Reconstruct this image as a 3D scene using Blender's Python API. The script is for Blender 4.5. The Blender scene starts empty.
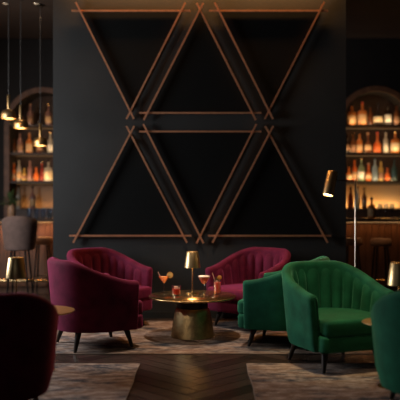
import bpy, bmesh, math, random
from mathutils import Vector, Matrix
PI = math.pi
random.seed(7)
S = bpy.context.scene
COL = S.collection
CAM_Z = 1.37
F = 720.0


def at(px, py, d):
    """a point of the room at distance d, read off the 400 px frame"""
    return Vector(((px - 200) / F * d, d, CAM_Z + (200 - py) / F * d))


# ------------------------------------------------------------------ materials
def mat(name, color, rough=0.6, metal=0.0, sheen=0.0, sheen_tint=None, bump=0.0, bump_scale=60.0, var=0.0,
        var_scale=8.0, spec=0.5, trans=0.0, emit=None, emit_str=0.0, coat=0.0, stretch=None, ior=1.45):
    m = bpy.data.materials.new(name)
    m.use_nodes = True
    nt = m.node_tree
    b = nt.nodes['Principled BSDF']
    b.inputs['Base Color'].default_value = (*color, 1)
    b.inputs['Roughness'].default_value = rough
    b.inputs['Metallic'].default_value = metal
    b.inputs['Specular IOR Level'].default_value = spec
    b.inputs['Sheen Weight'].default_value = sheen
    b.inputs['Sheen Roughness'].default_value = 0.35
    if sheen_tint:
        b.inputs['Sheen Tint'].default_value = (*sheen_tint, 1)
    b.inputs['Transmission Weight'].default_value = trans
    b.inputs['IOR'].default_value = ior
    b.inputs['Coat Weight'].default_value = coat
    if emit:
        b.inputs['Emission Color'].default_value = (*emit, 1)
        b.inputs['Emission Strength'].default_value = emit_str
    if var or bump:
        tc = nt.nodes.new('ShaderNodeTexCoord')
        mp = nt.nodes.new('ShaderNodeMapping')
        nt.links.new(tc.outputs['Object'], mp.inputs['Vector'])
        if stretch:
            mp.inputs['Scale'].default_value = stretch
    if var:
        n = nt.nodes.new('ShaderNodeTexNoise')
        n.inputs['Scale'].default_value = var_scale
        n.inputs['Detail'].default_value = 6
        nt.links.new(mp.outputs['Vector'], n.inputs['Vector'])
        r = nt.nodes.new('ShaderNodeValToRGB')
        r.color_ramp.elements[0].position = 0.3
        r.color_ramp.elements[1].position = 0.7
        r.color_ramp.elements[0].color = (*[c * (1 - var) for c in color], 1)
        r.color_ramp.elements[1].color = (*[min(1, c * (1 + var)) for c in color], 1)
        nt.links.new(n.outputs['Fac'], r.inputs['Fac'])
        nt.links.new(r.outputs['Color'], b.inputs['Base Color'])
    if bump:
        n2 = nt.nodes.new('ShaderNodeTexNoise')
        n2.inputs['Scale'].default_value = bump_scale
        n2.inputs['Detail'].default_value = 4
        nt.links.new(mp.outputs['Vector'], n2.inputs['Vector'])
        bp = nt.nodes.new('ShaderNodeBump')
        bp.inputs['Strength'].default_value = bump
        bp.inputs['Distance'].default_value = 0.01
        nt.links.new(n2.outputs['Fac'], bp.inputs['Height'])
        nt.links.new(bp.outputs['Normal'], b.inputs['Normal'])
    return m


def thin_glass(name, tint=(1, 1, 1), gloss=0.12):
    m = bpy.data.materials.new(name)
    m.use_nodes = True
    nt = m.node_tree
    nt.nodes.clear()
    out = nt.nodes.new('ShaderNodeOutputMaterial')
    mix = nt.nodes.new('ShaderNodeMixShader')
    tr = nt.nodes.new('ShaderNodeBsdfTransparent')
    gl = nt.nodes.new('ShaderNodeBsdfGlossy')
    lw = nt.nodes.new('ShaderNodeLayerWeight')
    lw.inputs['Blend'].default_value = gloss
    gl.inputs['Roughness'].default_value = 0.08
    tr.inputs['Color'].default_value = (*tint, 1)
    nt.links.new(lw.outputs['Facing'], mix.inputs['Fac'])
    nt.links.new(tr.outputs[0], mix.inputs[1])
    nt.links.new(gl.outputs[0], mix.inputs[2])
    nt.links.new(mix.outputs[0], out.inputs['Surface'])
    return m


def lit_glass(name, color, rough=0.15, tl=0.45):
    """coloured bottle glass or drink: light passes through as well as off it"""
    m = bpy.data.materials.new(name)
    m.use_nodes = True
    nt = m.node_tree
    b = nt.nodes['Principled BSDF']
    out = nt.nodes['Material Output']
    b.inputs['Base Color'].default_value = (*color, 1)
    b.inputs['Roughness'].default_value = rough
    t = nt.nodes.new('ShaderNodeBsdfTranslucent')
    t.inputs['Color'].default_value = (*color, 1)
    mix = nt.nodes.new('ShaderNodeMixShader')
    mix.inputs[0].default_value = tl
    nt.links.new(b.outputs[0], mix.inputs[1])
    nt.links.new(t.outputs[0], mix.inputs[2])
    nt.links.new(mix.outputs[0], out.inputs['Surface'])
    return m


def glow(name, color, strength):
    return mat(name, (0.02, 0.02, 0.02), emit=color, emit_str=strength)


def rug_mat(name, light, brown, dark, seed):
    m = bpy.data.materials.new(name)
    m.use_nodes = True
    nt = m.node_tree
    b = nt.nodes['Principled BSDF']
    b.inputs['Roughness'].default_value = 0.95
    b.inputs['Specular IOR Level'].default_value = 0.1
    tc = nt.nodes.new('ShaderNodeTexCoord')
    mp = nt.nodes.new('ShaderNodeMapping')
    mp.inputs['Location'].default_value = (seed, seed * 1.7, 0)
    mp.inputs['Scale'].default_value = (0.75, 1.7, 1)
    nt.links.new(tc.outputs['Object'], mp.inputs['Vector'])
    n1 = nt.nodes.new('ShaderNodeTexNoise')
    n1.inputs['Scale'].default_value = 2.6
    n1.inputs['Detail'].default_value = 5
    n1.inputs['Roughness'].default_value = 0.62
    n1.inputs['Distortion'].default_value = 0.4
    n2 = nt.nodes.new('ShaderNodeTexNoise')
    n2.inputs['Scale'].default_value = 9
    n2.inputs['Detail'].default_value = 8
    n2.inputs['Roughness'].default_value = 0.7
    n3 = nt.nodes.new('ShaderNodeTexNoise')
    n3.inputs['Scale'].default_value = 90
    n3.inputs['Detail'].default_value = 3
    for n in (n1, n2, n3):
        nt.links.new(mp.outputs['Vector'], n.inputs['Vector'])
    r1 = nt.nodes.new('ShaderNodeValToRGB')
    r1.color_ramp.elements[0].position = 0.40
    r1.color_ramp.elements[0].color = (*dark, 1)
    r1.color_ramp.elements[1].position = 0.53
    r1.color_ramp.elements[1].color = (*brown, 1)
    nt.links.new(n1.outputs['Fac'], r1.inputs['Fac'])
    r2 = nt.nodes.new('ShaderNodeValToRGB')
    r2.color_ramp.elements[0].position = 0.45
    r2.color_ramp.elements[0].color = (0, 0, 0, 1)
    r2.color_ramp.elements[1].position = 0.68
    r2.color_ramp.elements[1].color = (0.95, 0.95, 0.95, 1)
    nt.links.new(n2.outputs['Fac'], r2.inputs['Fac'])
    mx = nt.nodes.new('ShaderNodeMixRGB')
    mx.inputs[2].default_value = (*light, 1)
    nt.links.new(r2.outputs['Color'], mx.inputs[0])
    nt.links.new(r1.outputs['Color'], mx.inputs[1])
    mx2 = nt.nodes.new('ShaderNodeMixRGB')
    mx2.blend_type = 'MULTIPLY'
    mx2.inputs[0].default_value = 0.5
    nt.links.new(mx.outputs[0], mx2.inputs[1])
    nt.links.new(n3.outputs['Fac'], mx2.inputs[2])
    nt.links.new(mx2.outputs[0], b.inputs['Base Color'])
    bp = nt.nodes.new('ShaderNodeBump')
    bp.inputs['Strength'].default_value = 0.5
    bp.inputs['Distance'].default_value = 0.006
    nt.links.new(n3.outputs['Fac'], bp.inputs['Height'])
    nt.links.new(bp.outputs['Normal'], b.inputs['Normal'])
    return m


M = {}
M['wall'] = mat('charcoal_plaster', (0.0315, 0.0318, 0.0308), rough=0.62, var=0.16, var_scale=1.6, bump=0.12, bump_scale=35, spec=0.3)
M['felt'] = mat('black_panel', (0.0055, 0.0060, 0.0058), rough=0.85, spec=0.15, bump=0.2, bump_scale=90)
M['dark_wall'] = mat('dark_brown_wall', (0.012, 0.008, 0.0065), rough=0.7, var=0.25, var_scale=3)
M['ceiling'] = mat('brown_ceiling', (0.085, 0.052, 0.036), rough=0.8, var=0.1, var_scale=2)
M['skirting'] = mat('skirting_black', (0.022, 0.024, 0.024), rough=0.5)
M['copper'] = mat('copper_bar', (0.80, 0.37, 0.20), rough=0.34, metal=0.65, var=0.15, var_scale=20)
M['brass'] = mat('aged_brass', (0.62, 0.43, 0.20), rough=0.24, metal=1.0, var=0.12, var_scale=14)
M['brass_soft'] = mat('satin_brass', (0.66, 0.46, 0.22), rough=0.38, metal=1.0, var=0.1, var_scale=14)
M['brass_dark'] = mat('hammered_brass', (0.55, 0.41, 0.20), rough=0.38, metal=1.0, var=0.22, var_scale=22, bump=0.35, bump_scale=45)
M['brass_top'] = mat('brass_tabletop', (0.46, 0.32, 0.15), rough=0.25, metal=1.0, var=0.25, var_scale=10)
M['burgundy'] = mat('burgundy_velvet', (0.110, 0.009, 0.031), rough=0.8, sheen=0.42, sheen_tint=(0.85, 0.16, 0.40), var=0.28,
                    var_scale=9, bump=0.15, bump_scale=120, spec=0.15)
M['green'] = mat('green_velvet', (0.008, 0.085, 0.044), rough=0.8, sheen=0.36, sheen_tint=(0.22, 0.75, 0.50), var=0.28,
                 var_scale=9, bump=0.15, bump_scale=120, spec=0.15)
M['leg'] = mat('dark_leg_wood', (0.016, 0.010, 0.007), rough=0.35, var=0.3, var_scale=30)
M['bar_wood'] = mat('bar_front_wood', (0.11, 0.050, 0.024), rough=0.5, var=0.35, var_scale=6, stretch=(6, 6, 0.6))
M['bar_top'] = mat('bar_top_stone', (0.030, 0.022, 0.018), rough=0.25, var=0.3, var_scale=8)
M['shelf_wood'] = mat('shelf_wood', (0.060, 0.028, 0.015), rough=0.5, var=0.3, var_scale=8, stretch=(1, 6, 6))
M['arch_wood'] = mat('arch_wood', (0.20, 0.085, 0.042), rough=0.5, var=0.3, var_scale=8)
M['niche'] = mat('niche_back', (0.035, 0.017, 0.010), rough=0.7, var=0.25, var_scale=4)
M['stool_fabric'] = mat('taupe_fabric', (0.13, 0.08, 0.064), rough=0.85, sheen=0.3, var=0.15, var_scale=15)
M['stool_leather'] = mat('tan_leather', (0.34, 0.17, 0.095), rough=0.5, var=0.15, var_scale=15)
M['black_metal'] = mat('black_metal', (0.012, 0.011, 0.010), rough=0.4, metal=0.6)
M['cord'] = mat('pendant_cord', (0.10, 0.095, 0.09), rough=0.5)
M['steel'] = mat('pole_brass', (0.70, 0.58, 0.45), rough=0.28, metal=1.0)
M['bulb'] = glow('warm_bulb', (1.0, 0.74, 0.40), 14)
M['bulb_soft'] = glow('warm_bulb_soft', (1.0, 0.72, 0.38), 3)
M['led'] = glow('led_strip', (1.0, 0.55, 0.22), 0.12)
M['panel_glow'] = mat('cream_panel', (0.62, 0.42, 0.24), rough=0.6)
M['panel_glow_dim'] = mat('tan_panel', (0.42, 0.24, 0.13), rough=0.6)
M['down'] = glow('downlight_lens', (1.0, 0.75, 0.5), 0.25)
M['glass'] = thin_glass('clear_glass', (0.96, 0.96, 0.96), 0.42)
M['ceramic'] = mat('tan_ceramic', (0.36, 0.20, 0.11), rough=0.45, var=0.2, var_scale=12)
M['leaf'] = mat('plant_leaf', (0.045, 0.075, 0.022), rough=0.5, var=0.4, var_scale=12)
M['drink_orange'] = lit_glass('orange_drink', (0.95, 0.36, 0.09))
M['drink_red'] = lit_glass('red_drink', (0.75, 0.10, 0.05))
M['drink_coral'] = lit_glass('coral_drink', (0.90, 0.20, 0.12))
M['drink_pink'] = lit_glass('pink_drink', (0.98, 0.36, 0.28))
M['foam'] = mat('cream_foam', (0.86, 0.72, 0.62), rough=0.7)
M['ice'] = lit_glass('ice_cube', (0.85, 0.68, 0.58), 0.1, 0.5)
M['lemon'] = lit_glass('lemon_slice', (0.92, 0.72, 0.30), 0.5)
M['orange_peel'] = mat('orange_peel', (0.85, 0.36, 0.08), rough=0.5)
M['straw'] = mat('paper_straw', (0.75, 0.42, 0.32), rough=0.5)
M['mint'] = mat('mint_leaf', (0.10, 0.18, 0.04), rough=0.6)


# ------------------------------------------------------------------ helpers
def link(name, verts, faces, m, parent=None, smooth=True, mats=None, midx=None):
    me = bpy.data.meshes.new(name)
    me.from_pydata([tuple(v) for v in verts], [], faces)
    for x in (mats or [m]):
        me.materials.append(x)
    if midx:
        for p, k in zip(me.polygons, midx):
            p.material_index = k
    bm = bmesh.new()
    bm.from_mesh(me)
    bmesh.ops.recalc_face_normals(bm, faces=bm.faces)
    bm.to_mesh(me)
    bm.free()
    if smooth:
        for p in me.polygons:
            p.use_smooth = True
    me.update()
    o = bpy.data.objects.new(name, me)
    COL.objects.link(o)
    if parent:
        o.parent = parent
    return o


def empty(name, label, cat, loc=(0, 0, 0), rz=0, group=None):
    o = bpy.data.objects.new(name, None)
    COL.objects.link(o)
    o.location = loc
    o.rotation_euler = (0, 0, rz)
    o.empty_display_size = 0.1
    o['label'] = label
    o['category'] = cat
    if group:
        o['group'] = group
    return o


def dup(root, loc, rz, label, group=None):
    r = root.copy()
    COL.objects.link(r)
    r.location = loc
    r.rotation_euler = (0, 0, rz)
    r['label'] = label
    if group:
        r['group'] = group
    for ch in list(root.children):
        c = ch.copy()
        COL.objects.link(c)
        c.parent = r
        for g in list(ch.children):
            d = g.copy()
            COL.objects.link(d)
            d.parent = c
    return r


class MB:
    def __init__(s):
        s.v, s.f = [], []

    def add(s, vs, fs):
        b = len(s.v)
        s.v += [Vector(v) for v in vs]
        s.f += [tuple(i + b for i in f) for f in fs]
        return s

    def box(s, lo, hi):
        x0, y0, z0 = lo
        x1, y1, z1 = hi
        return s.add([(x0, y0, z0), (x1, y0, z0), (x1, y1, z0), (x0, y1, z0), (x0, y0, z1), (x1, y0, z1), (x1, y1, z1), (x0, y1, z1)],
                     [(0, 3, 2, 1), (4, 5, 6, 7), (0, 1, 5, 4), (1, 2, 6, 5), (2, 3, 7, 6), (3, 0, 4, 7)])

    def lathe(s, prof, n=32, c=(0, 0, 0), mtx=None):
        """prof: list of (r, z); ends are closed where r > 0"""
        vs, fs = [], []
        for r, z in prof:
            for k in range(n):
                a = 2 * PI * k / n
                p = Vector((r * math.cos(a), r * math.sin(a), z))
                if mtx:
                    p = mtx @ p
                vs.append(p + Vector(c))
        for i in range(len(prof) - 1):
            for k in range(n):
                k2 = (k + 1) % n
                fs.append((i * n + k, i * n + k2, (i + 1) * n + k2, (i + 1) * n + k))
        if prof[0][0] > 1e-6 and prof[0] != prof[-1]:
            fs.append(tuple(reversed(range(n))))
        if prof[-1][0] > 1e-6 and prof[0] != prof[-1]:
            fs.append(tuple(range((len(prof) - 1) * n, len(prof) * n)))
        return s.add(vs, fs)

    def tube(s, pts, r, n=10, r2=None):
        pts = [Vector(p) for p in pts]
        vs, fs = [], []
        for i, p in enumerate(pts):
            t = (pts[min(i + 1, len(pts) - 1)] - pts[max(i - 1, 0)]).normalized()
            up = Vector((0, 0, 1)) if abs(t.z) < 0.9 else Vector((1, 0, 0))
            a = t.cross(up).normalized()
            b = t.cross(a).normalized()
            rr = r if r2 is None else r + (r2 - r) * i / (len(pts) - 1)
            for k in range(n):
                an = 2 * PI * k / n
                vs.append(p + a * rr * math.cos(an) + b * rr * math.sin(an))
        for i in range(len(pts) - 1):
            for k in range(n):
                k2 = (k + 1) % n
                fs.append((i * n + k, i * n + k2, (i + 1) * n + k2, (i + 1) * n + k))
        fs.append(tuple(reversed(range(n))))
        fs.append(tuple(range((len(pts) - 1) * n, len(pts) * n)))
        return s.add(vs, fs)

    def loft(s, rings, closed_u=True, cap=True):
        n = len(rings[0])
        vs = [v for r in rings for v in r]
        fs = []
        for i in range(len(rings) - 1):
            for k in range(n if closed_u else n - 1):
                k2 = (k + 1) % n
                fs.append((i * n + k, i * n + k2, (i + 1) * n + k2, (i + 1) * n + k))
        if cap:
            fs.append(tuple(reversed(range(n))))
            fs.append(tuple(range((len(rings) - 1) * n, len(rings) * n)))
        return s.add(vs, fs)

    def build(s, name, m, parent=None, smooth=True, bevel=0.0):
        o = link(name, s.v, s.f, m, parent, smooth)
        if bevel:
            bv = o.modifiers.new('bevel', 'BEVEL')
            bv.width = bevel
            bv.segments = 2
            bv.limit_method = 'ANGLE'
            bv.angle_limit = math.radians(40)
        elif smooth:
            autosmooth(o)
        return o


def autosmooth(o, ang=50):
    me = o.data
    bm = bmesh.new()
    bm.from_mesh(me)
    lim = math.radians(ang)
    for e in bm.edges:
        if len(e.link_faces) == 2 and e.calc_face_angle(0) > lim:
            e.smooth = False
    bm.to_mesh(me)
    bm.free()


def struct(o):
    o['kind'] = 'structure'
    return o


def boxo(name, lo, hi, m, parent=None, bevel=0.0):
    return MB().box(lo, hi).build(name, m, parent, smooth=False, bevel=bevel)


# ------------------------------------------------------------------ the setting
WY = 8.35          # face of the charcoal partition
BY = 12.05         # back wall of the bar
CZ = 4.07
sw = F / WY
# floor: herringbone planks
tints = [(0.044, 0.029, 0.023), (0.024, 0.016, 0.013), (0.072, 0.048, 0.036)]
fl_m = []
for d in range(2):
    for k, t in enumerate(tints):
        m = mat('oak_plank', t, rough=0.27, var=0.35, var_scale=5, spec=0.45, bump=0.12, bump_scale=14,
                stretch=(1, 1, 1))
        mp = [n for n in m.node_tree.nodes if n.type == 'MAPPING'][0]
        mp.inputs['Rotation'].default_value = (0, 0, math.radians(-45 if d == 0 else 45))
        mp.inputs['Scale'].default_value = (1.2, 14, 1)
        fl_m.append(m)
fl_m.append(mat('plank_gap', (0.012, 0.008, 0.006), rough=0.8))
mb = MB()
mi = []
PWD, NL = 0.135, 5
gap = 0.003
c45, s45 = math.cos(PI / 4), math.sin(PI / 4)


def plank(x, y, w, h, d):
    cs = [(x + gap, y + gap), (x + w - gap, y + gap), (x + w - gap, y + h - gap), (x + gap, y + h - gap)]
    vs = [(c45 * a - s45 * b, s45 * a + c45 * b, 0.0) for a, b in cs]
    cx = sum(v[0] for v in vs) / 4
    cy = sum(v[1] for v in vs) / 4
    if -4.6 < cx < 4.6 and 1.6 < cy < 12.1:
        mb.add(vs, [(0, 1, 2, 3)])
        mi.append(d * 3 + random.choice((0, 0, 1, 2)))


for r in range(-60, 130):
    for k in range(-20, 30):
        x0 = r + 2 * NL * k
        plank(x0 * PWD, r * PWD, NL * PWD, PWD, 0)
        y0 = r - (2 * NL - 1) + 2 * NL * k
        plank(r * PWD, y0 * PWD, PWD, NL * PWD, 1)
mb.add([(-5, 1.2, -0.004), (5, 1.2, -0.004), (5, 12.4, -0.004), (-5, 12.4, -0.004)], [(0, 1, 2, 3)])
mi.append(6)
fo = link('floor', mb.v, mb.f, None, smooth=False, mats=fl_m, midx=mi)
struct(fo)

PX0, PX1 = (53 - 200) / sw, (346 - 200) / sw
struct(boxo('wall_center', (PX0, WY, 0), (PX1, WY + 0.32, CZ), M['wall']))
struct(boxo('baseboard_center', (PX0, WY - 0.014, 0), (PX1, WY, 0.075), M['skirting']))
struct(boxo('wall_back', (-4.6, BY + 0.45, 0), (4.6, BY + 0.6, CZ), M['dark_wall']))
struct(boxo('wall_left', (-4.75, 1.2, 0), (-4.6, BY + 0.6, CZ), M['dark_wall']))
struct(boxo('wall_right', (4.6, 1.2, 0), (4.75, BY + 0.6, CZ), M['dark_wall']))
struct(boxo('ceiling', (-4.75, 1.2, CZ), (4.75, BY + 0.6, CZ + 0.15), M['ceiling']))


# ------------------------------------------------------------------ triangle wall frames
def wallpt(px, py):
    return Vector(((px - 200) / sw, CAM_Z + (200 - py) / sw))


def bar(p, q, y1, parent, w=0.021, dep=0.020):
    d = (q - p).normalized()
    n = Vector((-d.y, d.x)) * w / 2
    cs = [p + n, p - n, q - n, q + n]
    vs = [(c.x, y1, c.y) for c in cs] + [(c.x, y1 - dep, c.y) for c in cs]
    o = link('bar', vs, [(3, 2, 1, 0), (4, 5, 6, 7), (0, 1, 5, 4), (1, 2, 6, 5), (2, 3, 7, 6), (3, 0, 4, 7)], M['copper'], parent, smooth=False)
    return o


def isect(a, b, c, d):
    r, s_ = b - a, d - c
    den = r.x * s_.y - r.y * s_.x
    t = ((c - a).x * s_.y - (c - a).y * s_.x) / den
    return a + r * t


tri = [
    ('black triangular wall panel in copper bars, point down, top row above the burgundy chairs', (72, 11.6, 190.5, 11.6), (76.5, 3.5, 134.3, 119.5), (185.3, 3.8, 126.8, 119.5)),
    ('black triangular wall panel in copper bars, point up, middle of the top row', (139.5, 113.3, 261, 113.3), (203.3, 4, 144, 120.5), (196.7, 4, 255.6, 120.5)),
    ('black triangular wall panel in copper bars, point down, top row towards the floor lamp', (209, 11.6, 327.5, 11.6), (214.7, 3.8, 272.6, 119.5), (323.6, 3, 264.4, 119.5)),
    ('black triangular wall panel in copper bars, point up, bottom row above the burgundy chairs', (69.8, 235.6, 191.5, 235.6), (134.6, 126.5, 74, 242.5), (126.8, 126.5, 187, 242.5)),
    ('black triangular wall panel in copper bars, point down, middle of the bottom row', (139.5, 131.8, 261, 131.8), (143.6, 124.5, 203.4, 243), (256, 124.5, 196.6, 243)),
    ('black triangular wall panel in copper bars, point up, bottom row beside the floor lamp', (208, 235.6, 330.5, 235.6), (272.8, 126.5, 212.4, 242.5), (265, 126.5, 327, 242.5)),
]
for lab, h, l, r in tri:
    ps = [(wallpt(*x[:2]), wallpt(*x[2:])) for x in (h, l, r)]
    a = isect(*ps[0], *ps[1])
    b = isect(*ps[0], *ps[2])
    c = isect(*ps[1], *ps[2])
    cen = (a + b + c) / 3
    t = empty('triangle_wall_frame', lab, 'wall art', (cen.x, WY - 0.002, cen.y), 0, 'triangle frames on the charcoal wall')
    off = Vector((cen.x, cen.y))
    bar(ps[0][0] - off, ps[0][1] - off, -0.022, t)
    bar(ps[1][0] - off, ps[1][1] - off, -0.038, t)
    bar(ps[2][0] - off, ps[2][1] - off, -0.030, t)
    tv = [p - off for p in (a, b, c)]
    vs = [(p.x, 0, p.y) for p in tv] + [(p.x, -0.010, p.y) for p in tv]
    link('panel', vs, [(0, 1, 2), (5, 4, 3), (0, 3, 4, 1), (1, 4, 5, 2), (2, 5, 3, 0)], M['felt'], t, smooth=False)


# ------------------------------------------------------------------ tub chairs
def u_curve(t):
    """t in -1..1 along the plan of the shell, -1 = right arm front, +1 = left arm front; facing +x"""
    XA, HW, RX = 0.27, 0.43, 0.43
    arm = XA
    arc = PI / 2 * 0.43
    tot = arm + arc
    s_ = abs(t) * tot
    if s_ <= arc:
        a = s_ / arc * PI / 2
        # a little squarer than a plain half ellipse
        ca, sa = math.cos(a), math.sin(a)
        e = 0.90
        x, y = -RX * ca ** e, HW * sa ** e
    else:
        x, y = (s_ - arc), HW
    return Vector((x, y if t >= 0 else -y))


def u_norm(t):
    e = 0.004
    d = (u_curve(min(1, t + e)) - u_curve(max(-1, t - e))).normalized()
    return Vector((d.y, -d.x))       # towards the inside


ZB, ZT, ZA = 0.175, 0.825, 0.625


def rim(t):
    q = max(0, (abs(t) - 0.24) / 0.76)
    q = q * q * (3 - 2 * q) * 0.75 + q * 0.25
    return ZT - (ZT - ZA) * q


def shell_pt(t, off, z):
    p = u_curve(t)
    n = u_norm(t)
    k = 1 - 0.13 * (1 - min(1, (z - ZB) / (0.80 - ZB)))
    p = Vector((p.x * k if p.x < 0 else p.x, p.y * k))
    p = p + n * off
    return Vector((p.x, p.y, z))


def chair_meshes():
    TH = 0.085
    # shell
    rings = []
    NS = 64
    ts = [-1 + 2 * i / NS for i in range(NS + 1)]

    def section(t, shrink=0.0, dx=0.0):
        H = rim(t)
        r = TH / 2
        pr = []
        for k in range(8):
            pr.append((0.0 + (0.012 if k == 0 else 0), ZB + (H - r - ZB) * k / 7))
        for k in range(1, 8):
            a = PI * k / 8
            pr.append((r - r * math.cos(a), H - r + r * math.sin(a)))
        for k in range(5):
            pr.append((TH, H - r + (0.29 - H + r) * k / 4))
        pr.append((TH, ZB))
        out = []
        for o_, z in pr:
            if shrink:
                o_ = r + (o_ - r) * (1 - shrink)
                z = z - shrink * 0.030 * max(0, (z - ZB) / (H - ZB)) ** 3
            p = shell_pt(t, o_, z)
            p.x += dx
            out.append(p)
        return out
    rings.append(section(-1, 0.75, 0.030))
    rings.append(section(-1, 0.35, 0.024))
    rings.append(section(-1, 0.1, 0.012))
    for t in ts:
        rings.append(section(t))
    rings.append(section(1, 0.1, 0.012))
    rings.append(section(1, 0.35, 0.024))
    rings.append(section(1, 0.75, 0.030))
    shell = MB().loft(rings)
    # channelled inner padding
    NCH = 13
    per = 10
    TM = 0.93
    lin = []
    for i in range(NCH * per + 1):
        u = i / (NCH * per)
        t = -TM + 2 * TM * u
        bulge = abs(math.sin(PI * NCH * u)) ** 0.45
        H = rim(t)
        ring = []
        for k in range(13):
            v = k / 12
            z = 0.30 + (H - 0.012 - 0.30) * v
            pad = min(1, (1 - v) * 4.5) ** 0.5 * (1 - 0.35 * v)
            o_ = TH - 0.02 - 0.012 * v + pad * (0.012 + 0.056 * bulge)
            ring.append(shell_pt(t, o_, z))
        lin.append(ring)
    liner = MB().loft(lin, closed_u=False, cap=False)

    # cushion and base: D outline
    def outline(xf, hw, xb, cr=0.06):
        pts = []
        for k in range(7):
            a = k / 6 * PI / 2
            pts.append(Vector((xf - cr + cr * math.cos(PI / 2 - a) if False else xf - cr + cr * math.cos(a), hw - cr + cr * math.sin(a))))
        for k in range(0, 25):
            a = PI / 2 + k / 24 * PI
            pts.append(Vector((xb * -math.cos(a) * -1 if False else xb * abs(math.cos(a)) * 1.0, hw * math.sin(a))) + Vector((0.0, 0)))
        for k in range(7):
            a = -PI / 2 + k / 6 * PI / 2
            pts.append(Vector((xf - cr + cr * math.cos(a), -hw + cr + cr * math.sin(a))))
        return pts

    def slab(ol, z0, z1, rr, crown=0.0):
        c = Vector((0.02, 0))
        rg = []
        lv = []
        for k in range(6):
            a = -PI / 2 + k / 5 * PI / 2
            lv.append((z0 + rr + rr * math.sin(a), rr * (1 - math.cos(a))))
        for k in range(6):
            a = k / 5 * PI / 2
            lv.append((z1 - rr + rr * math.sin(a), rr * (1 - math.cos(a))))
        for z, ins in lv:
            ring = []
            for p in ol:
                d = (p - c)
                q = c + d * max(0.05, (d.length - ins) / d.length)
                ring.append(Vector((q.x, q.y, z)))
            rg.append(ring)
        for f in (0.8, 0.55, 0.3, 0.08):
            ring = []
            for p in ol:
                d = (p - c)
                q = c + d * ((d.length - rr) / d.length) * f
                ring.append(Vector((q.x, q.y, z1 + crown * (1 - f * f))))
            rg.append(ring)
        return MB().loft(rg)
    cushion = slab(outline(0.385, 0.315, -0.30), 0.295, 0.425, 0.032, 0.018)
    base = slab(outline(0.375, 0.335, -0.33), 0.172, 0.300, 0.022, 0.0)
    legs = []
    for sx in (1, -1):
        for sy in (1, -1):
            b = MB()
            p0 = Vector((0.225 * sx, 0.225 * sy, 0.19))
            p1 = Vector((0.275 * sx, 0.27 * sy, 0.0))
            rg = []
            for f, r in ((0, 0.031), (0.3, 0.027), (0.65, 0.021), (1, 0.0145)):
                p = p0.lerp(p1, f)
                rg.append([Vector((p.x + r * math.cos(2 * PI * k / 14), p.y + r * math.sin(2 * PI * k / 14), p.z)) for k in range(14)])
            b.loft(rg)
            legs.append(b)
    return shell, liner, cushion, base, legs


def make_chair(label, velvet, loc, rz, group):
    t = empty('tub_chair', label, 'armchair', loc, rz, group)
    sh, li, cu, ba, legs = chair_meshes()
    sh.build('shell', velvet, t)
    li.build('channelled_back', velvet, t)
    cu.build('seat_cushion', velvet, t)
    ba.build('base', velvet, t)
    for l in legs:
        l.build('leg', M['leg'], t)
    return t


R = math.radians
RUGZ = 0.0062
gb, gg = 'burgundy velvet tub chairs', 'green velvet tub chairs'
cA = make_chair('burgundy velvet tub chair with its lit back turned, beside the leaf-thin brass side table edge', M['burgundy'], (-1.0, 6.80, RUGZ), R(28), gb)
cG_ = make_chair('green velvet tub chair facing forward, empty seat and channelled back fully visible', M['green'], (1.12, 6.02, RUGZ), R(-68), gg)
dup(cA, (-1.0, 7.82, RUGZ), R(-40), 'burgundy velvet tub chair against the wall, half hidden behind another burgundy chair')
dup(cA, (0.55, 7.86, RUGZ), R(-132), 'burgundy velvet tub chair across the cocktail table, between wall and green chair')
dup(cA, (-1.315, 4.50, RUGZ), R(98), 'nearly black burgundy tub chair in shadow, back turned, cut by the picture edge')
dup(cG_, (0.805, 6.88, RUGZ), R(160), 'green velvet tub chair seen side-on, its arm in front of a burgundy chair')
dup(cG_, (1.53, 4.62, RUGZ), R(80), 'green velvet tub chair with its back turned, cut by the picture edge')


# ------------------------------------------------------------------ rugs
def rug(label, x0, x1, y0, y1, m, th=0.006):
    mbb = MB()
    nx, ny = 60, 40
    vs = []
    rnd = random.Random(label)
    ph = rnd.random() * 6
    for j in range(ny + 1):
        for i in range(nx + 1):
            x = x0 + (x1 - x0) * i / nx
            y = y0 + (y1 - y0) * j / ny
            if i in (0, nx):
                x += 0.004 * math.sin(y * 9 + ph)
            if j in (0, ny):
                y += 0.004 * math.sin(x * 8 + ph)
            vs.append(Vector((x - (x0 + x1) / 2, y - (y0 + y1) / 2, th)))
    fs = []
    for j in range(ny):
        for i in range(nx):
            a = j * (nx + 1) + i
            fs.append((a, a + 1, a + nx + 2, a + nx + 1))
    edge = [i for i in range(nx + 1)] + [(j + 1) * (nx + 1) - 1 for j in range(1, ny + 1)] + \
           [ny * (nx + 1) + i for i in range(nx - 1, -1, -1)] + [j * (nx + 1) for j in range(ny - 1, 0, -1)]
    b = len(vs)
    for e in edge:
        vs.append(Vector((vs[e].x, vs[e].y, 0.0005)))
    for k in range(len(edge)):
        k2 = (k + 1) % len(edge)
        fs.append((edge[k], b + k, b + k2, edge[k2]))
    mbb.add(vs, fs)
    o = mbb.build('area_rug', m, None, smooth=False)
    o.location = ((x0 + x1) / 2, (y0 + y1) / 2, 0)
    # bound edge, a thin pale cord
    t = MB().tube([vs[e] + Vector((0, 0, -0.002)) for e in edge] + [vs[edge[0]] + Vector((0, 0, -0.002))], 0.0035, 6)
    t.build('bound_edge', M['rug_edge'], o)
    o['label'] = label
    o['category'] = 'rug'
    return o


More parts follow.
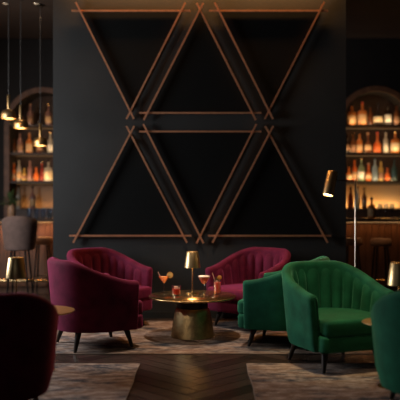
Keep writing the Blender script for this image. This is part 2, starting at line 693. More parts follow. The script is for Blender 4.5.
M['rug_edge'] = mat('rug_edge', (0.22, 0.17, 0.14), rough=0.9)
RL, RB, RD = (0.58, 0.47, 0.40), (0.24, 0.155, 0.115), (0.048, 0.054, 0.070)
rug('wide faded brown and blue-grey rug under the cocktail table', -1.95, 1.95, 6.40, 8.12, rug_mat('faded_rug', RL, RB, RD, 3.1))
rug('faded taupe rug under the shadowed burgundy chair nearest the camera', -2.6, -0.505, 3.2, 6.01, rug_mat('taupe_rug', RL, RB, RD, 7.7))
rug('faded brown rug under the front green chairs, beside bare herringbone floor', 0.385, 2.6, 3.2, 6.01, rug_mat('brown_rug', RL, RB, RD, 12.3))


# ------------------------------------------------------------------ cocktail table and drinks
TX, TY, TZ = (192.5 - 200) / F * 7.22, 7.22, 0.414
t = empty('cocktail_table', 'round brass cocktail table on a drum pedestal, holding drinks and a lamp', 'table', (TX, TY, RUGZ))
TR = 0.44
th = TZ - RUGZ
MB().lathe([(0.0, th - 0.022), (TR - 0.03, th - 0.022), (TR - 0.006, th - 0.018), (TR, th - 0.011), (TR - 0.001, th - 0.004), (TR - 0.006, th), (0.0, th)], 72).build('tabletop', M['brass_top'], t)
MB().lathe([(0.0, 0.285), (0.150, 0.285), (0.156, 0.30), (0.150, 0.34), (0.165, th - 0.0225), (0.0, th - 0.0225)], 48).build('neck', M['black_metal'], t)
MB().lathe([(0.0, 0.0), (0.214, 0.0), (0.219, 0.006), (0.216, 0.016), (0.200, 0.12), (0.180, 0.235), (0.170, 0.272), (0.160, 0.286), (0.0, 0.288)], 56).build('pedestal', M['brass_dark'], t)


def spot(px, dy):
    y = TY + dy
    return Vector(((px - 200) / F * y, y, TZ + 0.0006))


def cone_glass(name, label, loc, R1, zb, zt, mliq, stem_r=0.0035, curve=0.0):
    g = empty(name, label, 'cocktail', loc, 0, 'cocktails on the brass table')
    pr = [(0.0, 0.0), (0.036, 0.0), (0.036, 0.002), (0.010, 0.006), (stem_r, 0.014), (stem_r, zb - 0.004), (0.006, zb)]
    n = 8
    for k in range(1, n + 1):
        f = k / n
        rr = 0.006 + (R1 - 0.006) * (f ** (1 - curve))
        pr.append((rr, zb + (zt - zb) * f))
    pr.append((R1 - 0.0015, zt))
    MB().lathe(pr, 28).build('glass', M['glass'], g)
    lp = [(0.0, zb + 0.004)]
    for k in range(1, n):
        f = k / n
        rr = 0.006 + (R1 - 0.006) * (f ** (1 - curve)) - 0.003
        lp.append((rr, zb + (zt - zb) * f))
    ztop = lp[-1][1]
    lp.append((0.0, ztop))
    MB().lathe(lp, 28).build('drink', mliq, g)
    return g, ztop


def slice_disc(name, m, c, r, nrm, parent, thick=0.004):
    z = Vector(nrm).normalized()
    rot = Vector((0, 0, 1)).rotation_difference(z).to_matrix()
    return MB().lathe([(0, -thick / 2), (r * 0.94, -thick / 2), (r, -thick / 4), (r, thick / 4), (r * 0.94, thick / 2), (0, thick / 2)], 24, c, rot).build(name, m, parent)


g, zt = cone_glass('martini_cocktail', 'orange cocktail in a stemmed martini glass with a round lemon slice', spot(164, 0.20), 0.066, 0.095, 0.178, M['drink_orange'])
sl = slice_disc('lemon_slice', M['lemon'], (0.062, 0, 0.182), 0.030, (0.15, -1, 0.1), g)
MB().lathe([(0.0295, -0.0028), (0.0325, -0.0028), (0.0325, 0.0028), (0.0295, 0.0028), (0.0295, -0.0028)], 24, (0.062, 0, 0.182), Vector((0, 0, 1)).rotation_difference(Vector((0.15, -1, 0.1)).normalized()).to_matrix()).build('rind', M['orange_peel'], sl)
MB().tube([(-0.030, 0, 0.155), (-0.05, 0, 0.19), (-0.062, 0, 0.215)], 0.003, 8).build('cocktail_stick', M['straw'], g)

g = empty('rocks_cocktail', 'short red drink with ice in a straight rocks glass', 'cocktail', spot(176.3, 0.0), 0, 'cocktails on the brass table')
MB().lathe([(0, 0), (0.043, 0), (0.046, 0.004), (0.047, 0.10), (0.0455, 0.10), (0.0445, 0.010), (0, 0.010)], 28).build('glass', M['glass'], g)
MB().lathe([(0, 0.0105), (0.043, 0.0105), (0.0437, 0.066), (0, 0.067)], 28).build('drink', M['drink_red'], g)
MB().box((-0.020, -0.022, 0.058), (0.014, 0.012, 0.092)).build('ice_cube', M['ice'], g, bevel=0.004)
MB().box((0.010, -0.004, 0.052), (0.034, 0.022, 0.080)).build('ice_cube', M['ice'], g, bevel=0.004)

g, zt = cone_glass('coupe_cocktail', 'coral cocktail with pale foam in a tall stemmed coupe', spot(204, 0.03), 0.064, 0.105, 0.19, M['drink_coral'], curve=0.35)
MB().lathe([(0, zt + 0.0005), (0.057, zt + 0.0005), (0.060, zt + 0.006), (0.055, zt + 0.012), (0, zt + 0.014)], 28).build('foam', M['foam'], g)

g = empty('highball_cocktail', 'pink iced highball with straw and orange garnish', 'cocktail', spot(217.3, 0.12), 0, 'cocktails on the brass table')
MB().lathe([(0, 0), (0.034, 0), (0.036, 0.004), (0.039, 0.150), (0.0375, 0.150), (0.034, 0.010), (0, 0.010)], 28).build('glass', M['glass'], g)
MB().lathe([(0, 0.0105), (0.0335, 0.0105), (0.0362, 0.118), (0, 0.119)], 28).build('drink', M['drink_pink'], g)
MB().tube([(0.012, 0, 0.03), (-0.03, -0.004, 0.15), (-0.052, -0.006, 0.215)], 0.0032, 8).build('straw', M['straw'], g)
slice_disc('orange_slice', M['orange_peel'], (0.022, -0.006, 0.165), 0.024, (0.4, -1, 0.1), g)
MB().box((-0.016, -0.014, 0.108), (0.010, 0.012, 0.134)).build('ice_cube', M['ice'], g, bevel=0.004)
lf = MB()
for a in range(5):
    an = a * 1.26
    c, s_ = math.cos(an), math.sin(an)
    lf.add([(0, 0, 0.13), (0.015 * c - 0.006 * s_, 0.015 * s_ + 0.006 * c, 0.158), (0.022 * c, 0.022 * s_, 0.172), (0.015 * c + 0.006 * s_, 0.015 * s_ - 0.006 * c, 0.156)], [(0, 1, 2, 3)])
lf.build('mint_sprig', M['mint'], g)


# ------------------------------------------------------------------ table lamps
def make_lamp(label, loc, H=0.428, hs=0.165, rb=0.083, rt=0.060):
    t = empty('table_lamp', label, 'lamp', loc, 0, 'brass table lamps')
    MB().lathe([(0, 0), (0.062, 0), (0.064, 0.004), (0.062, 0.010), (0.012, 0.016), (0, 0.017)], 36).build('base', M['brass'], t)
    MB().lathe([(0.0075, 0.014), (0.0065, 0.03), (0.0065, H - 0.03), (0.004, H - 0.02)], 16).build('stem', M['brass'], t)
    z0 = H - hs
    sh = MB().lathe([(rb - 0.003, z0), (rb, z0), (rt, H - 0.004), (rt - 0.004, H), (0.006, H), (0.006, H - 0.004), (rt - 0.006, H - 0.005), (rb - 0.003, z0)], 48).build('lamp_shade', M['brass_soft'], t)
    MB().lathe([(0, z0 + 0.045), (0.012, z0 + 0.048), (0.020, z0 + 0.065), (0.018, z0 + 0.085), (0.010, z0 + 0.10), (0.007, z0 + 0.12), (0, z0 + 0.121)], 16).build('bulb', M['bulb'], t)
    return t


LP = Vector(((192.4 - 200) / F * (TY + 0.16), TY + 0.16, TZ + 0.0006))
lampC = make_lamp('small brass table lamp standing among the cocktails', LP)


def side_table(label, loc, r, h):
    t = empty('side_table', label, 'table', loc, 0, 'small brass side tables')
    MB().lathe([(0, h - 0.012), (r - 0.01, h - 0.012), (r, h - 0.006), (r - 0.004, h), (0, h)], 56).build('tabletop', M['brass_soft'], t)
    MB().lathe([(0.016, 0.012), (0.014, 0.05), (0.014, h - 0.03), (0.03, h - 0.0125)], 20).build('stem', M['brass'], t)
    MB().lathe([(0, 0), (r * 0.43, 0), (r * 0.43, 0.006), (0.02, 0.014), (0, 0.014)], 40).build('base', M['brass'], t)
    return t


side_table('brass side table whose edge shows beside the burgundy chair with its back turned', (-1.30, 5.80, 0.0063), 0.29, 0.475)
side_table('brass side table whose edge shows in front of the green seat', (1.385, 5.26, 0.0063), 0.20, 0.475)
dup(lampC, (-1.475, 5.78, 0.482), 0.6, 'brass table lamp standing behind the shadowed burgundy chair')
dup(lampC, (1.462, 5.30, 0.482), 0.3, 'brass table lamp at the picture edge, above the green chairs')

# ------------------------------------------------------------------ floor lamp
FX, FY = 1.555, 7.2
t = empty('floor_lamp', 'slim brass reading floor lamp with a tilted cylinder head', 'floor lamp', (FX, FY, RUGZ))
MB().lathe([(0, 0), (0.14, 0), (0.142, 0.006), (0.138, 0.014), (0.02, 0.020), (0, 0.02)], 40).build('base', M['brass'], t)
MB().lathe([(0.0085, 0.015), (0.0085, 1.57), (0.006, 1.576), (0, 1.577)], 16).build('pole', M['steel'], t)
hc = Vector(((330.3 - 355.5) / F * FY, 0, CAM_Z + (200 - 183.5) / F * FY - RUGZ))
MB().tube([(0.0, 0, 1.555), (-0.10, 0, 1.560), (hc.x + 0.03, 0, hc.z + 0.035)], 0.0055, 10).build('arm', M['black_metal'], t)
ax = Vector((0.24, 0.16, 1)).normalized()
rot = Vector((0, 0, 1)).rotation_difference(ax).to_matrix()
L2, HR = 0.122, 0.054
hd = MB().lathe([(HR - 0.003, -L2), (HR, -L2), (HR, L2 - 0.005), (HR - 0.005, L2), (0.0, L2), (0.0, L2 - 0.006), (HR - 0.006, L2 - 0.006), (HR - 0.003, -L2)], 36, hc, rot).build('lamp_head', M['brass_soft'], t)
MB().lathe([(0, -L2 + 0.012), (HR - 0.006, -L2 + 0.012), (HR - 0.006, -L2 + 0.016), (0, -L2 + 0.03)], 28, hc, rot).build('bulb', M['bulb'], hd)

# ------------------------------------------------------------------ bar counter and stools
BF = 10.5
t = empty('bar_counter', 'long dark bar counter with warm-lit wooden front and brass foot rail', 'bar counter', (0, BF, 0))
MB().box((-4.2, -0.12, 1.055), (4.2, 0.62, 1.10)).build('worktop', M['bar_top'], t, smooth=False, bevel=0.006)
fp = MB()
x = -4.15
while x < 4.15:
    fp.box((x, 0.06, 0.10), (x + 0.088, 0.10, 1.053))
    x += 0.094
fp.box((-4.15, 0.1, 0.0), (4.15, 0.56, 1.053))
fp.build('front_panel', M['bar_wood'], t, smooth=False)
MB().tube([(-4.15, -0.16, 0.21), (4.15, -0.16, 0.21)], 0.021, 14).build('foot_rail', M['brass'], t)
MB().box((-4.1, -0.02, 1.040), (4.1, 0.0, 1.052)).build('light_strip', M['led'], t, smooth=False)


def stool_back(label, px, d, rz):
    p = at(px, 200, d)
    t = empty('bar_stool', label, 'bar stool', (p.x, d, 0), rz)
    # facing +y (to the bar): curved low back towards the camera
    rg = []
    for k in range(25):
        a = PI + 0.0 + PI * k / 24
        hh = 1.155 - 0.05 * abs(math.cos(a)) ** 3
        ring = []
        for off, z in ((0, 0.70), (0, 0.80), (0.004, 1.0), (0.0, hh - 0.02), (-0.02, hh), (-0.04, hh - 0.02), (-0.045, 1.0), (-0.05, 0.80), (-0.05, 0.70)):
            kx = 0.84 + 0.16 * min(1, (z - 0.7) / 0.35)
            ring.append(Vector(((0.245 * kx + off) * math.cos(a), (0.23 * kx + off) * math.sin(a), z)))
        rg.append(ring)
    MB().loft(rg).build('backrest', M['stool_fabric'], t)
    MB().lathe([(0, 0.685), (0.17, 0.685), (0.19, 0.70), (0.19, 0.76), (0.17, 0.785), (0, 0.79)], 32).build('seat', M['stool_fabric'], t)
    for a in (45, 135, 225, 315):
        c, s_ = math.cos(R(a)), math.sin(R(a))
        MB().tube([(0.13 * c, 0.13 * s_, 0.69), (0.21 * c, 0.21 * s_, 0.0)], 0.014, 10, 0.010).build('leg', M['black_metal'], t)
    MB().lathe([(0.172, 0.27), (0.184, 0.27), (0.184, 0.282), (0.172, 0.282), (0.172, 0.27)], 32).build('foot_ring', M['brass'], t)
    return t


def stool_round(label, px, d):
    p = at(px, 200, d)
    t = empty('bar_stool', label, 'bar stool', (p.x, d, 0), 0)
    MB().lathe([(0, 0.74), (0.13, 0.74), (0.145, 0.755), (0.145, 0.815), (0.13, 0.84), (0, 0.85)], 32).build('seat', M['stool_leather'], t)
    for a in (45, 135, 225, 315):
        c, s_ = math.cos(R(a)), math.sin(R(a))
        MB().tube([(0.10 * c, 0.10 * s_, 0.742), (0.17 * c, 0.17 * s_, 0.0)], 0.013, 10, 0.010).build('leg', M['black_metal'], t)
    MB().lathe([(0.137, 0.27), (0.149, 0.27), (0.149, 0.282), (0.137, 0.282), (0.137, 0.27)], 32).build('foot_ring', M['brass'], t)
    return t


stool_back('taupe upholstered bar stool with rounded back, beneath the pendant lamps', 20, 9.85, 0.0)
stool_round('tan backless bar stool beside the taupe stool with a back', 43, 10.28)
stool_round('tan backless bar stool under the glowing arch, behind the front green chair', 381, 9.9)
stool_round('tan backless bar stool just behind the brass floor lamp pole', 352, 10.05)

# things on the bar counter
CT = 1.1006
p = at(11.5, 200, 10.75)
t = empty('potted_plant', 'leafy green plant in a tan vase on the bar counter', 'plant', (p.x, 10.75, CT))
MB().lathe([(0, 0), (0.045, 0), (0.058, 0.03), (0.064, 0.10), (0.055, 0.17), (0.042, 0.205), (0.046, 0.215), (0.040, 0.215), (0.036, 0.20), (0, 0.18)], 28).build('vase', M['ceramic'], t)
lv = MB()
st = MB()
rnd = random.Random(3)
for k in range(46):
    an = rnd.uniform(0, 2 * PI)
    el = rnd.uniform(0.1, 1.35)
    ln = rnd.uniform(0.14, 0.30)
    d = Vector((math.cos(an) * math.cos(el), math.sin(an) * math.cos(el), math.sin(el)))
    b0 = Vector((0, 0, 0.19))
    tip = b0 + d * ln + Vector((0, 0, -0.05 * math.cos(el)))
    mid = b0 + d * ln * 0.6
    side = d.cross(Vector((0, 0, 1))).normalized() * rnd.uniform(0.018, 0.032)
    st.tube([b0, mid], 0.0025, 5)
    up = side.cross(d).normalized() * 0.006
    lv.add([mid - d * 0.03, mid + side * 0.8 + d * 0.02 + up, tip, mid - side * 0.8 + d * 0.02 + up, mid + d * 0.03], [(0, 1, 4), (1, 2, 4), (2, 3, 4), (3, 0, 4)])
lv.build('foliage', M['leaf'], t)
st.build('stem', M['leaf'], t)


def tumbler(label, px, d, h=0.13, r=0.034, stemmed=False, z=CT):
    p = at(px, 200, d)
    t = empty('wine_glass' if stemmed else 'drinking_glass', label, 'glass', (p.x, d, z), 0, 'clear glasses on the bar')
    if stemmed:
        MB().lathe([(0, 0), (0.033, 0), (0.033, 0.002), (0.005, 0.008), (0.0035, 0.09), (0.02, 0.10), (0.036, 0.13), (0.038, 0.16), (0.032, 0.215), (0.0305, 0.215), (0.036, 0.16), (0.034, 0.131), (0, 0.102)], 24).build('bowl', M['bar_glass'], t)
    else:
        MB().lathe([(0, 0), (r * 0.9, 0), (r, h), (r - 0.002, h), (r * 0.9 - 0.003, 0.008), (0, 0.008)], 24).build('tumbler', M['bar_glass'], t)
    return t


M['bar_glass'] = thin_glass('bar_glass', (0.80, 0.84, 0.90), 0.35)
n_ = ['clear glass on the bar counter, nearest the partition beyond the pendant lamps', 'clear glass on the bar counter, second from the partition beyond the pendant lamps',
      'clear glass on the bar counter, third from the partition beyond the pendant lamps', 'clear glass on the bar counter, beside the potted plant and its vase']
for lab, px in zip(n_, (49.5, 43, 36.5, 29)):
    tumbler(lab, px, 10.85 if px > 30 else 10.8, 0.14, 0.036)
n_ = ['stemmed glass right beside the dark-necked bottle on the bar counter', 'stemmed glass on the bar counter, second from the dark-necked bottle', 'stemmed glass on the bar counter, third from the dark-necked bottle']
for lab, px in zip(n_, (380, 386, 392)):
    tumbler(lab, px, 10.9, stemmed=True)

# ------------------------------------------------------------------ arched shelves behind the bar
SH = [2.635, 2.165, 1.69, 1.22]      # shelf tops


def alcove(label, cx, hw, m_glow):
    t = empty('arched_bottle_shelf', label, 'shelf', (cx, BY, 0))
    cz = 2.61
    R_ = hw
    DEP = 0.40
    # back panel
    boxo('back_panel', (-hw, DEP, 0.9), (hw, DEP + 0.02, cz + R_ + 0.1), M['niche'], t)
    # front wall with the arched opening, in one piece
    n = 32
    W = hw + 0.28
    TOP = CZ - 0.01
    pts_in = [(-R_, 0.0), (-R_, cz)] + [(R_ * math.cos(PI - PI * k / n), cz + R_ * math.sin(PI - PI * k / n)) for k in range(1, n)] + [(R_, cz), (R_, 0.0)]
    vs, fs = [], []
    for i, (x, z) in enumerate(pts_in):
        if i in (0, len(pts_in) - 1):
            ox, oz = math.copysign(W, x), 0.0
        else:
            f = (i - 1) / (len(pts_in) - 3)
            if f <= 0.25:
                ox, oz = -W, cz + (TOP - cz) * f / 0.25
            elif f >= 0.75:
                ox, oz = W, cz + (TOP - cz) * (1 - f) / 0.25
            else:
                ox, oz = -W + 2 * W * (f - 0.25) / 0.5, TOP
        vs += [(x, 0, z), (ox, 0, oz), (x, DEP, z)]
    for i in range(len(pts_in) - 1):
        a, b = i * 3, (i + 1) * 3
        fs.append((a, b, b + 1, a + 1))
        fs.append((a, a + 2, b + 2, b))
    link('surround', vs, fs, M['dark_wall'], t, smooth=False)
    # arch trim
    rg = []
    for x, z in pts_in:
        c = Vector((0, cz))
        d = Vector((x, z)) - c if z >= cz else Vector((x, 0))
        d.normalize()
        q0 = Vector((x, z))
        q1 = q0 + d * 0.085
        rg.append([Vector((q0.x, -0.03, q0.y)), Vector((q1.x, -0.03, q1.y)), Vector((q1.x, -0.001, q1.y)), Vector((q0.x, -0.001, q0.y))])
    MB().loft(rg).build('arch_trim', M['arch_wood'], t, smooth=False)
    for z in SH:
        s_ = boxo('shelf', (-hw + 0.002, 0.01, z - 0.035), (hw - 0.002, DEP - 0.002, z), M['shelf_wood'], t)
        if z > 1.3:
            boxo('light_strip', (-hw + 0.03, DEP - 0.05, z - 0.043), (hw - 0.03, DEP - 0.035, z - 0.0355), M['led'], s_)
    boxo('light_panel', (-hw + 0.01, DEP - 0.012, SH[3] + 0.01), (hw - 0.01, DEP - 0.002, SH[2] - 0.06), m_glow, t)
    boxo('base_cabinet', (-hw + 0.002, 0.02, 0.0), (hw - 0.002, DEP - 0.002, SH[3] - 0.036), M['shelf_wood'], t)
    return t


sb = F / BY
LCX, RCX = (43 - 200) / sb, (376 - 200) / sb
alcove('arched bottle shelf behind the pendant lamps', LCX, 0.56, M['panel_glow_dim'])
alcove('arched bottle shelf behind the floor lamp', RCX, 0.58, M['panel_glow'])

GL = {
    'amber': (0.70, 0.26, 0.06), 'dark': (0.030, 0.015, 0.010), 'orange': (0.75, 0.20, 0.045), 'red': (0.40, 0.05, 0.03), 'clear': (0.55, 0.50, 0.42),
    'green': (0.30, 0.36, 0.20), 'blue': (0.30, 0.38, 0.42), 'yellow': (0.62, 0.42, 0.12), 'brown': (0.22, 0.075, 0.025), 'pink': (0.42, 0.22, 0.18), 'teal': (0.04, 0.08, 0.08),
}
BM = {k: lit_glass('bottle_' + k, v) for k, v in GL.items()}
LBL = {'cream': mat('cream_paper', (0.80, 0.62, 0.38), rough=0.7), 'white': mat('white_paper', (0.85, 0.78, 0.66), rough=0.7),
       'tan': mat('tan_paper', (0.62, 0.38, 0.19), rough=0.7), 'dim': mat('brown_paper', (0.30, 0.16, 0.09), rough=0.7)}
CAPM = {'black': M['black_metal'], 'brass': M['brass'], 'cork': mat('cork', (0.42, 0.22, 0.11), rough=0.8), 'red': mat('red_cap', (0.40, 0.04, 0.02), rough=0.4)}
SHELFNAME = {0: 'top shelf', 1: 'second shelf', 2: 'third shelf', 3: 'lowest shelf'}
ORD = ['first', 'second', 'third', 'fourth', 'fifth', 'sixth', 'seventh', 'eighth', 'ninth']


def bottle(label, x, y, z, h, r, glass, lab, cap, shape, group):
    t = empty('bottle', label, 'bottle', (x, y, z), 0, group)
    if shape == 'round':
        pr = [(0, 0), (r * 0.7, 0), (r * 0.95, 0.03 * 1), (r, h * 0.26), (r * 0.86, h * 0.44), (r * 0.35, h * 0.56), (0.017, h * 0.63), (0.016, h * 0.86), (0.02, h * 0.87), (0.02, h * 0.89), (0, h * 0.89)]
        l0, l1 = 0.14, 0.38
    elif shape == 'square':
        pr = [(0, 0), (r * 0.96, 0), (r, 0.008), (r, h * 0.56), (r * 0.9, h * 0.61), (0.019, h * 0.66), (0.017, h * 0.86), (0.021, h * 0.87), (0.021, h * 0.89), (0, h * 0.89)]
        l0, l1 = 0.10, 0.46
    else:
        pr = [(0, 0), (r * 0.95, 0), (r, 0.01), (r, h * 0.52), (r * 0.88, h * 0.60), (r * 0.45, h * 0.68), (0.015, h * 0.74), (0.014, h * 0.90), (0.018, h * 0.91), (0.018, h * 0.93), (0, h * 0.93)]
        l0, l1 = 0.12, 0.42
    body = MB().lathe(pr, 4 if shape == 'square' and False else 20).build('body', glass, t)
    if lab:
        rr = r * 1.012
        if shape == 'round':
            MB().lathe([(r * 0.99, h * l0), (rr, h * l0 + 0.001), (rr, h * 0.28), (r * 0.93, h * l1), (r * 0.90, h * l1)], 20).build('paper_label', LBL[lab], t)
        else:
            MB().lathe([(r * 0.99, h * l0), (rr, h * l0 + 0.001), (rr, h * l1 - 0.001), (r * 0.99, h * l1)], 20).build('paper_label', LBL[lab], t)
    ct = h * (0.885 if shape != 'tall' else 0.925)
    MB().lathe([(0, ct), (0.0205, ct), (0.0215, ct + 0.004), (0.0215, h - 0.003), (0.018, h), (0, h)], 16).build('stopper', CAPM[cap], t)
    return t


# (pixel x, height, radius, glass, paper label, stopper, shape, look)
RIGHT = {
    0: [(352, .36, .070, 'amber', 'tan', 'black', 'square', 'amber bottle with a broad tan label'), (362.3, .40, .074, 'amber', 'tan', 'red', 'square', 'broad amber bottle with a red stopper'),
        (370.5, .33, .040, 'brown', None, 'black', 'tall', 'slim unlabelled brown bottle'), (378, .38, .074, 'dark', 'cream', 'black', 'round', 'dark round-shouldered bottle with a pale label'),
        (388, .43, .054, 'dark', 'white', 'black', 'tall', 'tall dark bottle with a white label'), (396.5, .36, .045, 'brown', 'dim', 'black', 'tall', 'dim brown bottle with a brown label')],
    1: [(346.8, .33, .045, 'dark', 'dim', 'black', 'tall', 'nearly black slim bottle'), (353, .34, .046, 'brown', 'dim', 'brass', 'tall', 'brown bottle with a brass stopper'),
        (359.5, .35, .048, 'amber', 'tan', 'black', 'tall', 'slim amber bottle with a tan label'), (368, .35, .056, 'brown', 'tan', 'cork', 'round', 'round brown bottle with a cork'),
        (377.3, .36, .066, 'orange', None, 'red', 'round', 'bright orange-red round bottle'), (385.8, .38, .040, 'clear', 'white', 'black', 'tall', 'slim clear bottle with a white label'),
        (395.3, .37, .074, 'amber', 'cream', 'brass', 'square', 'broad amber bottle with a bright cream label')],
    2: [(349, .27, .050, 'amber', 'cream', 'black', 'round', 'squat amber bottle with a cream label'), (354.6, .38, .040, 'orange', 'tan', 'black', 'tall', 'slim orange bottle'),
        (361.3, .39, .056, 'green', 'white', 'brass', 'tall', 'pale green bottle with a white label'), (368.6, .31, .050, 'orange', 'tan', 'cork', 'round', 'orange bottle with a cork'),
        (375, .40, .048, 'blue', None, 'black', 'tall', 'tall clear blue-grey bottle'), (381, .36, .042, 'yellow', 'dim', 'black', 'tall', 'slim yellow bottle'),
        (387.3, .25, .046, 'orange', None, 'black', 'round', 'squat red-orange bottle'), (394.3, .38, .050, 'teal', None, 'black', 'tall', 'dark teal bottle')],
    3: [(350.5, .36, .045, 'amber', None, 'black', 'tall', 'slim amber bottle'), (357.5, .38, .042, 'clear', 'tan', 'brass', 'tall', 'clear bottle with a tan label'), (364.3, .36, .045, 'brown', 'dim', 'black', 'tall', 'brown bottle')],
}
LEFT = {
    0: [(48.5, .36, .052, 'pink', 'tan', 'brass', 'tall', 'pinkish bottle with a tan label'), (39.5, .33, .045, 'dark', None, 'black', 'tall', 'nearly black slim bottle'),
        (30.3, .37, .050, 'pink', 'dim', 'cork', 'tall', 'pinkish bottle with a cork'), (20.5, .32, .05, 'brown', 'dim', 'black', 'round', 'dim brown round bottle')],
    1: [(50.3, .36, .046, 'clear', 'white', 'brass', 'tall', 'slim clear bottle with a white label'), (39.5, .30, .052, 'brown', 'dim', 'black', 'round', 'brown bottle behind the lowest pendant lamp'),
        (29.3, .35, .055, 'amber', 'tan', 'cork', 'square', 'broad amber bottle with a tan label'), (20, .36, .048, 'pink', 'dim', 'black', 'tall', 'tall pinkish bottle'),
        (14.3, .26, .027, 'brown', None, 'black', 'tall', 'small slim brown bottle')],
    2: [(48.3, .36, .070, 'clear', 'cream', 'black', 'square', 'broad clear bottle with a bright cream label'), (41.9, .33, .035, 'red', None, 'brass', 'tall', 'slim red bottle'),
        (36.3, .27, .046, 'orange', None, 'black', 'round', 'squat bright orange bottle'), (30, .37, .042, 'pink', None, 'black', 'tall', 'slim pinkish bottle'),
        (24.2, .25, .046, 'yellow', 'dim', 'black', 'round', 'squat yellow bottle'), (19, .38, .040, 'clear', 'tan', 'black', 'tall', 'tall clear bottle with a tan label'),
        (14.1, .31, .024, 'orange', 'dim', 'cork', 'tall', 'dim orange bottle with a cork')],
    3: [(32.5, .38, .050, 'pink', 'tan', 'black', 'tall', 'pinkish bottle'), (18.5, .39, .046, 'clear', 'tan', 'black', 'tall', 'tall clear bottle')],
}
for side, rows, who in ((1, RIGHT, 'behind the floor lamp'), (-1, LEFT, 'behind the pendant lamps')):
    for k, row in rows.items():
        for i, (px, h, r, gl, lb, cp, shp, look) in enumerate(row):
            y = BY + 0.17 + 0.01 * (i % 3)
            lab = f'{look}, {SHELFNAME[k]} {who}'
            bottle(lab, (px - 200) / F * y, y, SH[k] + 0.0006, h, r, BM[gl], LBL and lb, cp, shp, f'bottles on the {SHELFNAME[k]} {who}')
# bottle on the bar counter
b = at(371.7, 200, 10.72)
bottle('tan bottle with a dark neck standing on the bar counter', b.x, 10.72, CT, 0.31, 0.056, BM['amber'], 'tan', 'black', 'square', None)


# ------------------------------------------------------------------ pendant lamps and downlights
def make_pendant(label, px, ytop, d, group):
    z_bot = CAM_Z + (200 - ytop) / F * d
    p = at(px, 200, d)
    t = empty('pendant_lamp', label, 'pendant lamp', (p.x, d, z_bot), 0, group)
    RD_ = 0.098
    pr = [(RD_ - 0.003, 0.0), (RD_, 0.0), (RD_, 0.045), (RD_ * 0.93, 0.078), (RD_ * 0.72, 0.103), (RD_ * 0.42, 0.116), (0.020, 0.121), (0.0, 0.122), (0.0, 0.117),
          (RD_ * 0.40, 0.112), (RD_ * 0.70, 0.099), (RD_ * 0.90, 0.075), (RD_ - 0.003, 0.043), (RD_ - 0.003, 0.0)]
    dm = MB().lathe(pr, 40).build('dome_shade', M['brass_soft'], t)
    MB().lathe([(0, 0.1225), (0.019, 0.1225), (0.019, 0.300), (0.015, 0.306), (0.0, 0.307)], 20).build('socket_stem', M['brass_soft'], t)
    MB().lathe([(0, 0.030), (0.045, 0.032), (0.050, 0.042), (0.04, 0.052), (0, 0.058)], 24).build('bulb', M['bulb_soft'], t)
    MB().tube([(0, 0, 0.305), (0, 0, CZ - z_bot - 0.02)], 0.004, 8).build('cord', M['cord'], t)
    MB().lathe([(0, CZ - z_bot - 0.025), (0.045, CZ - z_bot - 0.025), (0.045, CZ - z_bot - 0.001), (0, CZ - z_bot - 0.001)], 24).build('ceiling_rose', M['black_metal'], t)
    return t


pg = 'brass pendant lamps over the bar'
PD = 9.6
make_pendant('brass dome pendant lamp, highest of the three over the bar', 8.6, 118.6, 9.3, pg)
make_pendant('brass dome pendant lamp, middle height of the three over the bar', 20.6, 128.2, 9.6, pg)
make_pendant('brass dome pendant lamp, lowest of the three, next to the dark partition', 40.3, 145.8, 9.95, pg)

for lab, px in (('recessed ceiling downlight above the bar, nearer the partition', 36.5), ('recessed ceiling downlight above the bar, farther from the partition', 5.5)):
    d = 9.9
    p = at(px, 200, d)
    t = empty('ceiling_downlight', lab, 'downlight', (p.x, d, CZ), 0, 'downlights over the bar')
    MB().lathe([(0.036, -0.002), (0.05, -0.008), (0.054, -0.002), (0.054, -0.0005), (0.036, -0.0005), (0.036, -0.002)], 28).build('trim_ring', M['steel'], t)
    MB().lathe([(0, -0.004), (0.034, -0.004), (0.034, -0.001), (0, -0.001)], 24).build('lens', M['down'], t)


# ------------------------------------------------------------------ light
def light(kind, name, loc, energy, color, target=None, **kw):
    l = bpy.data.lights.new(name, kind)
    l.energy = energy
    l.color = color
    for k, v in kw.items():
        setattr(l, k, v)
    o = bpy.data.objects.new(name, l)
    COL.objects.link(o)
    o.location = loc
    if target is not None:
        d = Vector(target) - Vector(loc)
        o.rotation_euler = d.to_track_quat('-Z', 'Y').to_euler()
    return o


WARM = (1.0, 0.62, 0.32)
SOFT = (1.0, 0.80, 0.62)
COOL = (0.86, 0.94, 1.0)
# daylight-cool wash from the room's left side
light('AREA', 'side_wash', (-4.3, 7.1, 2.1), 105, (0.93, 0.96, 1.0), (0.0, 7.1, 0.8), shape='RECTANGLE', size=1.2, size_y=1.6)
light('AREA', 'front_fill', (-1.5, 1.4, 3.4), 1.2, (0.95, 0.97, 1.0), (0.0, 7.6, 1.2), shape='RECTANGLE', size=2.0, size_y=1.0)
# ceiling spots, with added fill lights among them
light('SPOT', 'floor_fill', (-0.1, 4.6, 4.0), 50, SOFT, (-0.08, 5.75, 0), spot_size=R(15), spot_blend=0.9, shadow_soft_size=0.06)  # added light, stands in for the warm reflection on the planks
light('AREA', 'bar_side_fill', (-4.4, 9.0, 2.6), 8, (1.0, 0.72, 0.5), (-2.2, 9.8, 1.4), shape='RECTANGLE', size=0.8, size_y=1.2)  # added area light without a fixture, brightens pendants and taupe stool
light('SPOT', 'table_spot', (-0.05, 6.9, 4.0), 225, SOFT, (-0.05, 7.25, 0.3), spot_size=R(48), spot_blend=0.8, shadow_soft_size=0.06)
light('SPOT', 'green_spot', (0.45, 5.3, 4.0), 270, (1.0, 0.76, 0.42), (1.12, 5.95, 0.45), spot_size=R(27), spot_blend=0.9, shadow_soft_size=0.06)
light('SPOT', 'burgundy_spot', (-2.7, 6.7, 4.0), 110, SOFT, (-1.25, 6.9, 0.5), spot_size=R(40), spot_blend=0.9, shadow_soft_size=0.06)
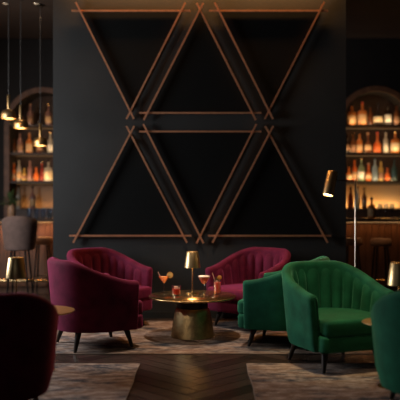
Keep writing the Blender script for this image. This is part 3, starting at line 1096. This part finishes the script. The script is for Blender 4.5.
light('SPOT', 'pedestal_fill', (-2.2, 4.2, 2.4), 60, SOFT, (-0.1, 7.1, 0.26), spot_size=R(9), spot_blend=0.6, shadow_soft_size=0.05)  # added unseen light below the ceiling, gives the drum its highlight
# cove strip washing the top of the partition
light('AREA', 'cove_strip', (0, WY - 0.085, CZ - 0.03), 40, (1.0, 0.47, 0.15), (0, WY - 0.03, 2.0), shape='RECTANGLE', size=3.0, size_y=0.03)
# table lamps
for q in (LP, Vector((-1.475, 5.78, 0.482)), Vector((1.462, 5.30, 0.482))):
    light('POINT', 'lamp_bulb', q + Vector((0, 0, 0.31)), 3.2 if q.y > 7 else 1.6, WARM, shadow_soft_size=0.02)
# floor lamp
hw_ = Vector((FX, FY, RUGZ)) + hc - ax * (L2 - 0.008)
light('SPOT', 'reading_bulb', hw_, 14, WARM, hw_ - ax, spot_size=R(110), spot_blend=0.7, shadow_soft_size=0.03)
# shelf strips and bar-front strip
for cx in (LCX, RCX):
    for z, k in zip(SH[:3], (1.0, 1.0, 1.0) if cx > 0 else (0.25, 0.45, 1.0)):
        light('AREA', 'shelf_back_strip', (cx, BY + 0.375, z + 0.02), 1.0 * k, (1.0, 0.60, 0.26), (cx, BY + 0.10, z + 0.14), shape='RECTANGLE', size=1.0, size_y=0.02)
        light('AREA', 'shelf_front_strip', (cx, BY + 0.02, z + 0.012), 1.1 * k, (1.0, 0.66, 0.34), (cx, BY + 0.2, z + 0.09), shape='RECTANGLE', size=1.0, size_y=0.015)
    for z, e in ((3.10, 0.4), (SH[0] - 0.05, 0.5), (SH[1] - 0.05, 0.5)):
        light('AREA', 'shelf_strip', (cx, BY + 0.05, z), e, (1.0, 0.60, 0.28), (cx, BY + 0.28, z - 0.4), shape='RECTANGLE', size=1.0, size_y=0.02)
for cx, e in ((LCX, 0.35), (RCX, 1.6)):
    light('AREA', 'panel_strip', (cx, BY + 0.30, SH[3] + 0.02), e, (1.0, 0.58, 0.22), (cx, BY + 0.40, SH[3] + 0.22), shape='RECTANGLE', size=1.0, size_y=0.02)
for cx, e in ((-2.7, 6.5), (2.7, 1.8)):
    light('AREA', 'bar_front_strip', (cx, BF - 0.03, 1.045), e, (1.0, 0.44, 0.15), (cx, BF + 0.05, 0.4), shape='RECTANGLE', size=2.2, size_y=0.02)
for px, dd in ((8.6, 9.3), (20.6, 9.6), (40.3, 9.95)):
    zz = {8.6: 118.6, 20.6: 128.2, 40.3: 145.8}[px]
    light('POINT', 'pendant_bulb', at(px, zz + 1.5, dd), 1.2, WARM, shadow_soft_size=0.04)
# an added stool light, then the downlights over the bar
light('SPOT', 'stool_fill', (2.45, 8.75, CZ - 0.02), 70, WARM, (2.47, 9.9, 0.8), spot_size=R(13), spot_blend=0.8, shadow_soft_size=0.03)  # added spot with no fixture, brightens the side of the stool seat
for x, e, a in ((-2.67, 7, 60), (-2.25, 7, 60)):
    light('SPOT', 'bar_downlight', (x, 9.9, CZ - 0.02), e, WARM, (x, 9.9, 0), spot_size=R(a), spot_blend=0.8, shadow_soft_size=0.03)

w = bpy.data.worlds.new('World')
S.world = w
w.use_nodes = True
w.node_tree.nodes['Background'].inputs[0].default_value = (0.55, 0.62, 0.75, 1)
w.node_tree.nodes['Background'].inputs[1].default_value = 0.006

# ------------------------------------------------------------------ camera
cd = bpy.data.cameras.new('Camera')
cd.sensor_width = 36
cd.lens = 36 * F / 400
cd.clip_end = 60
cd.dof.use_dof = True
cd.dof.focus_distance = 6.65
cd.dof.aperture_fstop = 1.1
co = bpy.data.objects.new('Camera', cd)
COL.objects.link(co)
co.location = (0, 0, CAM_Z)
co.rotation_euler = (PI / 2, 0, 0)
S.camera = co
vs = S.view_settings
vs.view_transform = 'Standard'
vs.look = 'None'
vs.exposure = 0.6
vs.gamma = 1.0
vs.use_curve_mapping = False
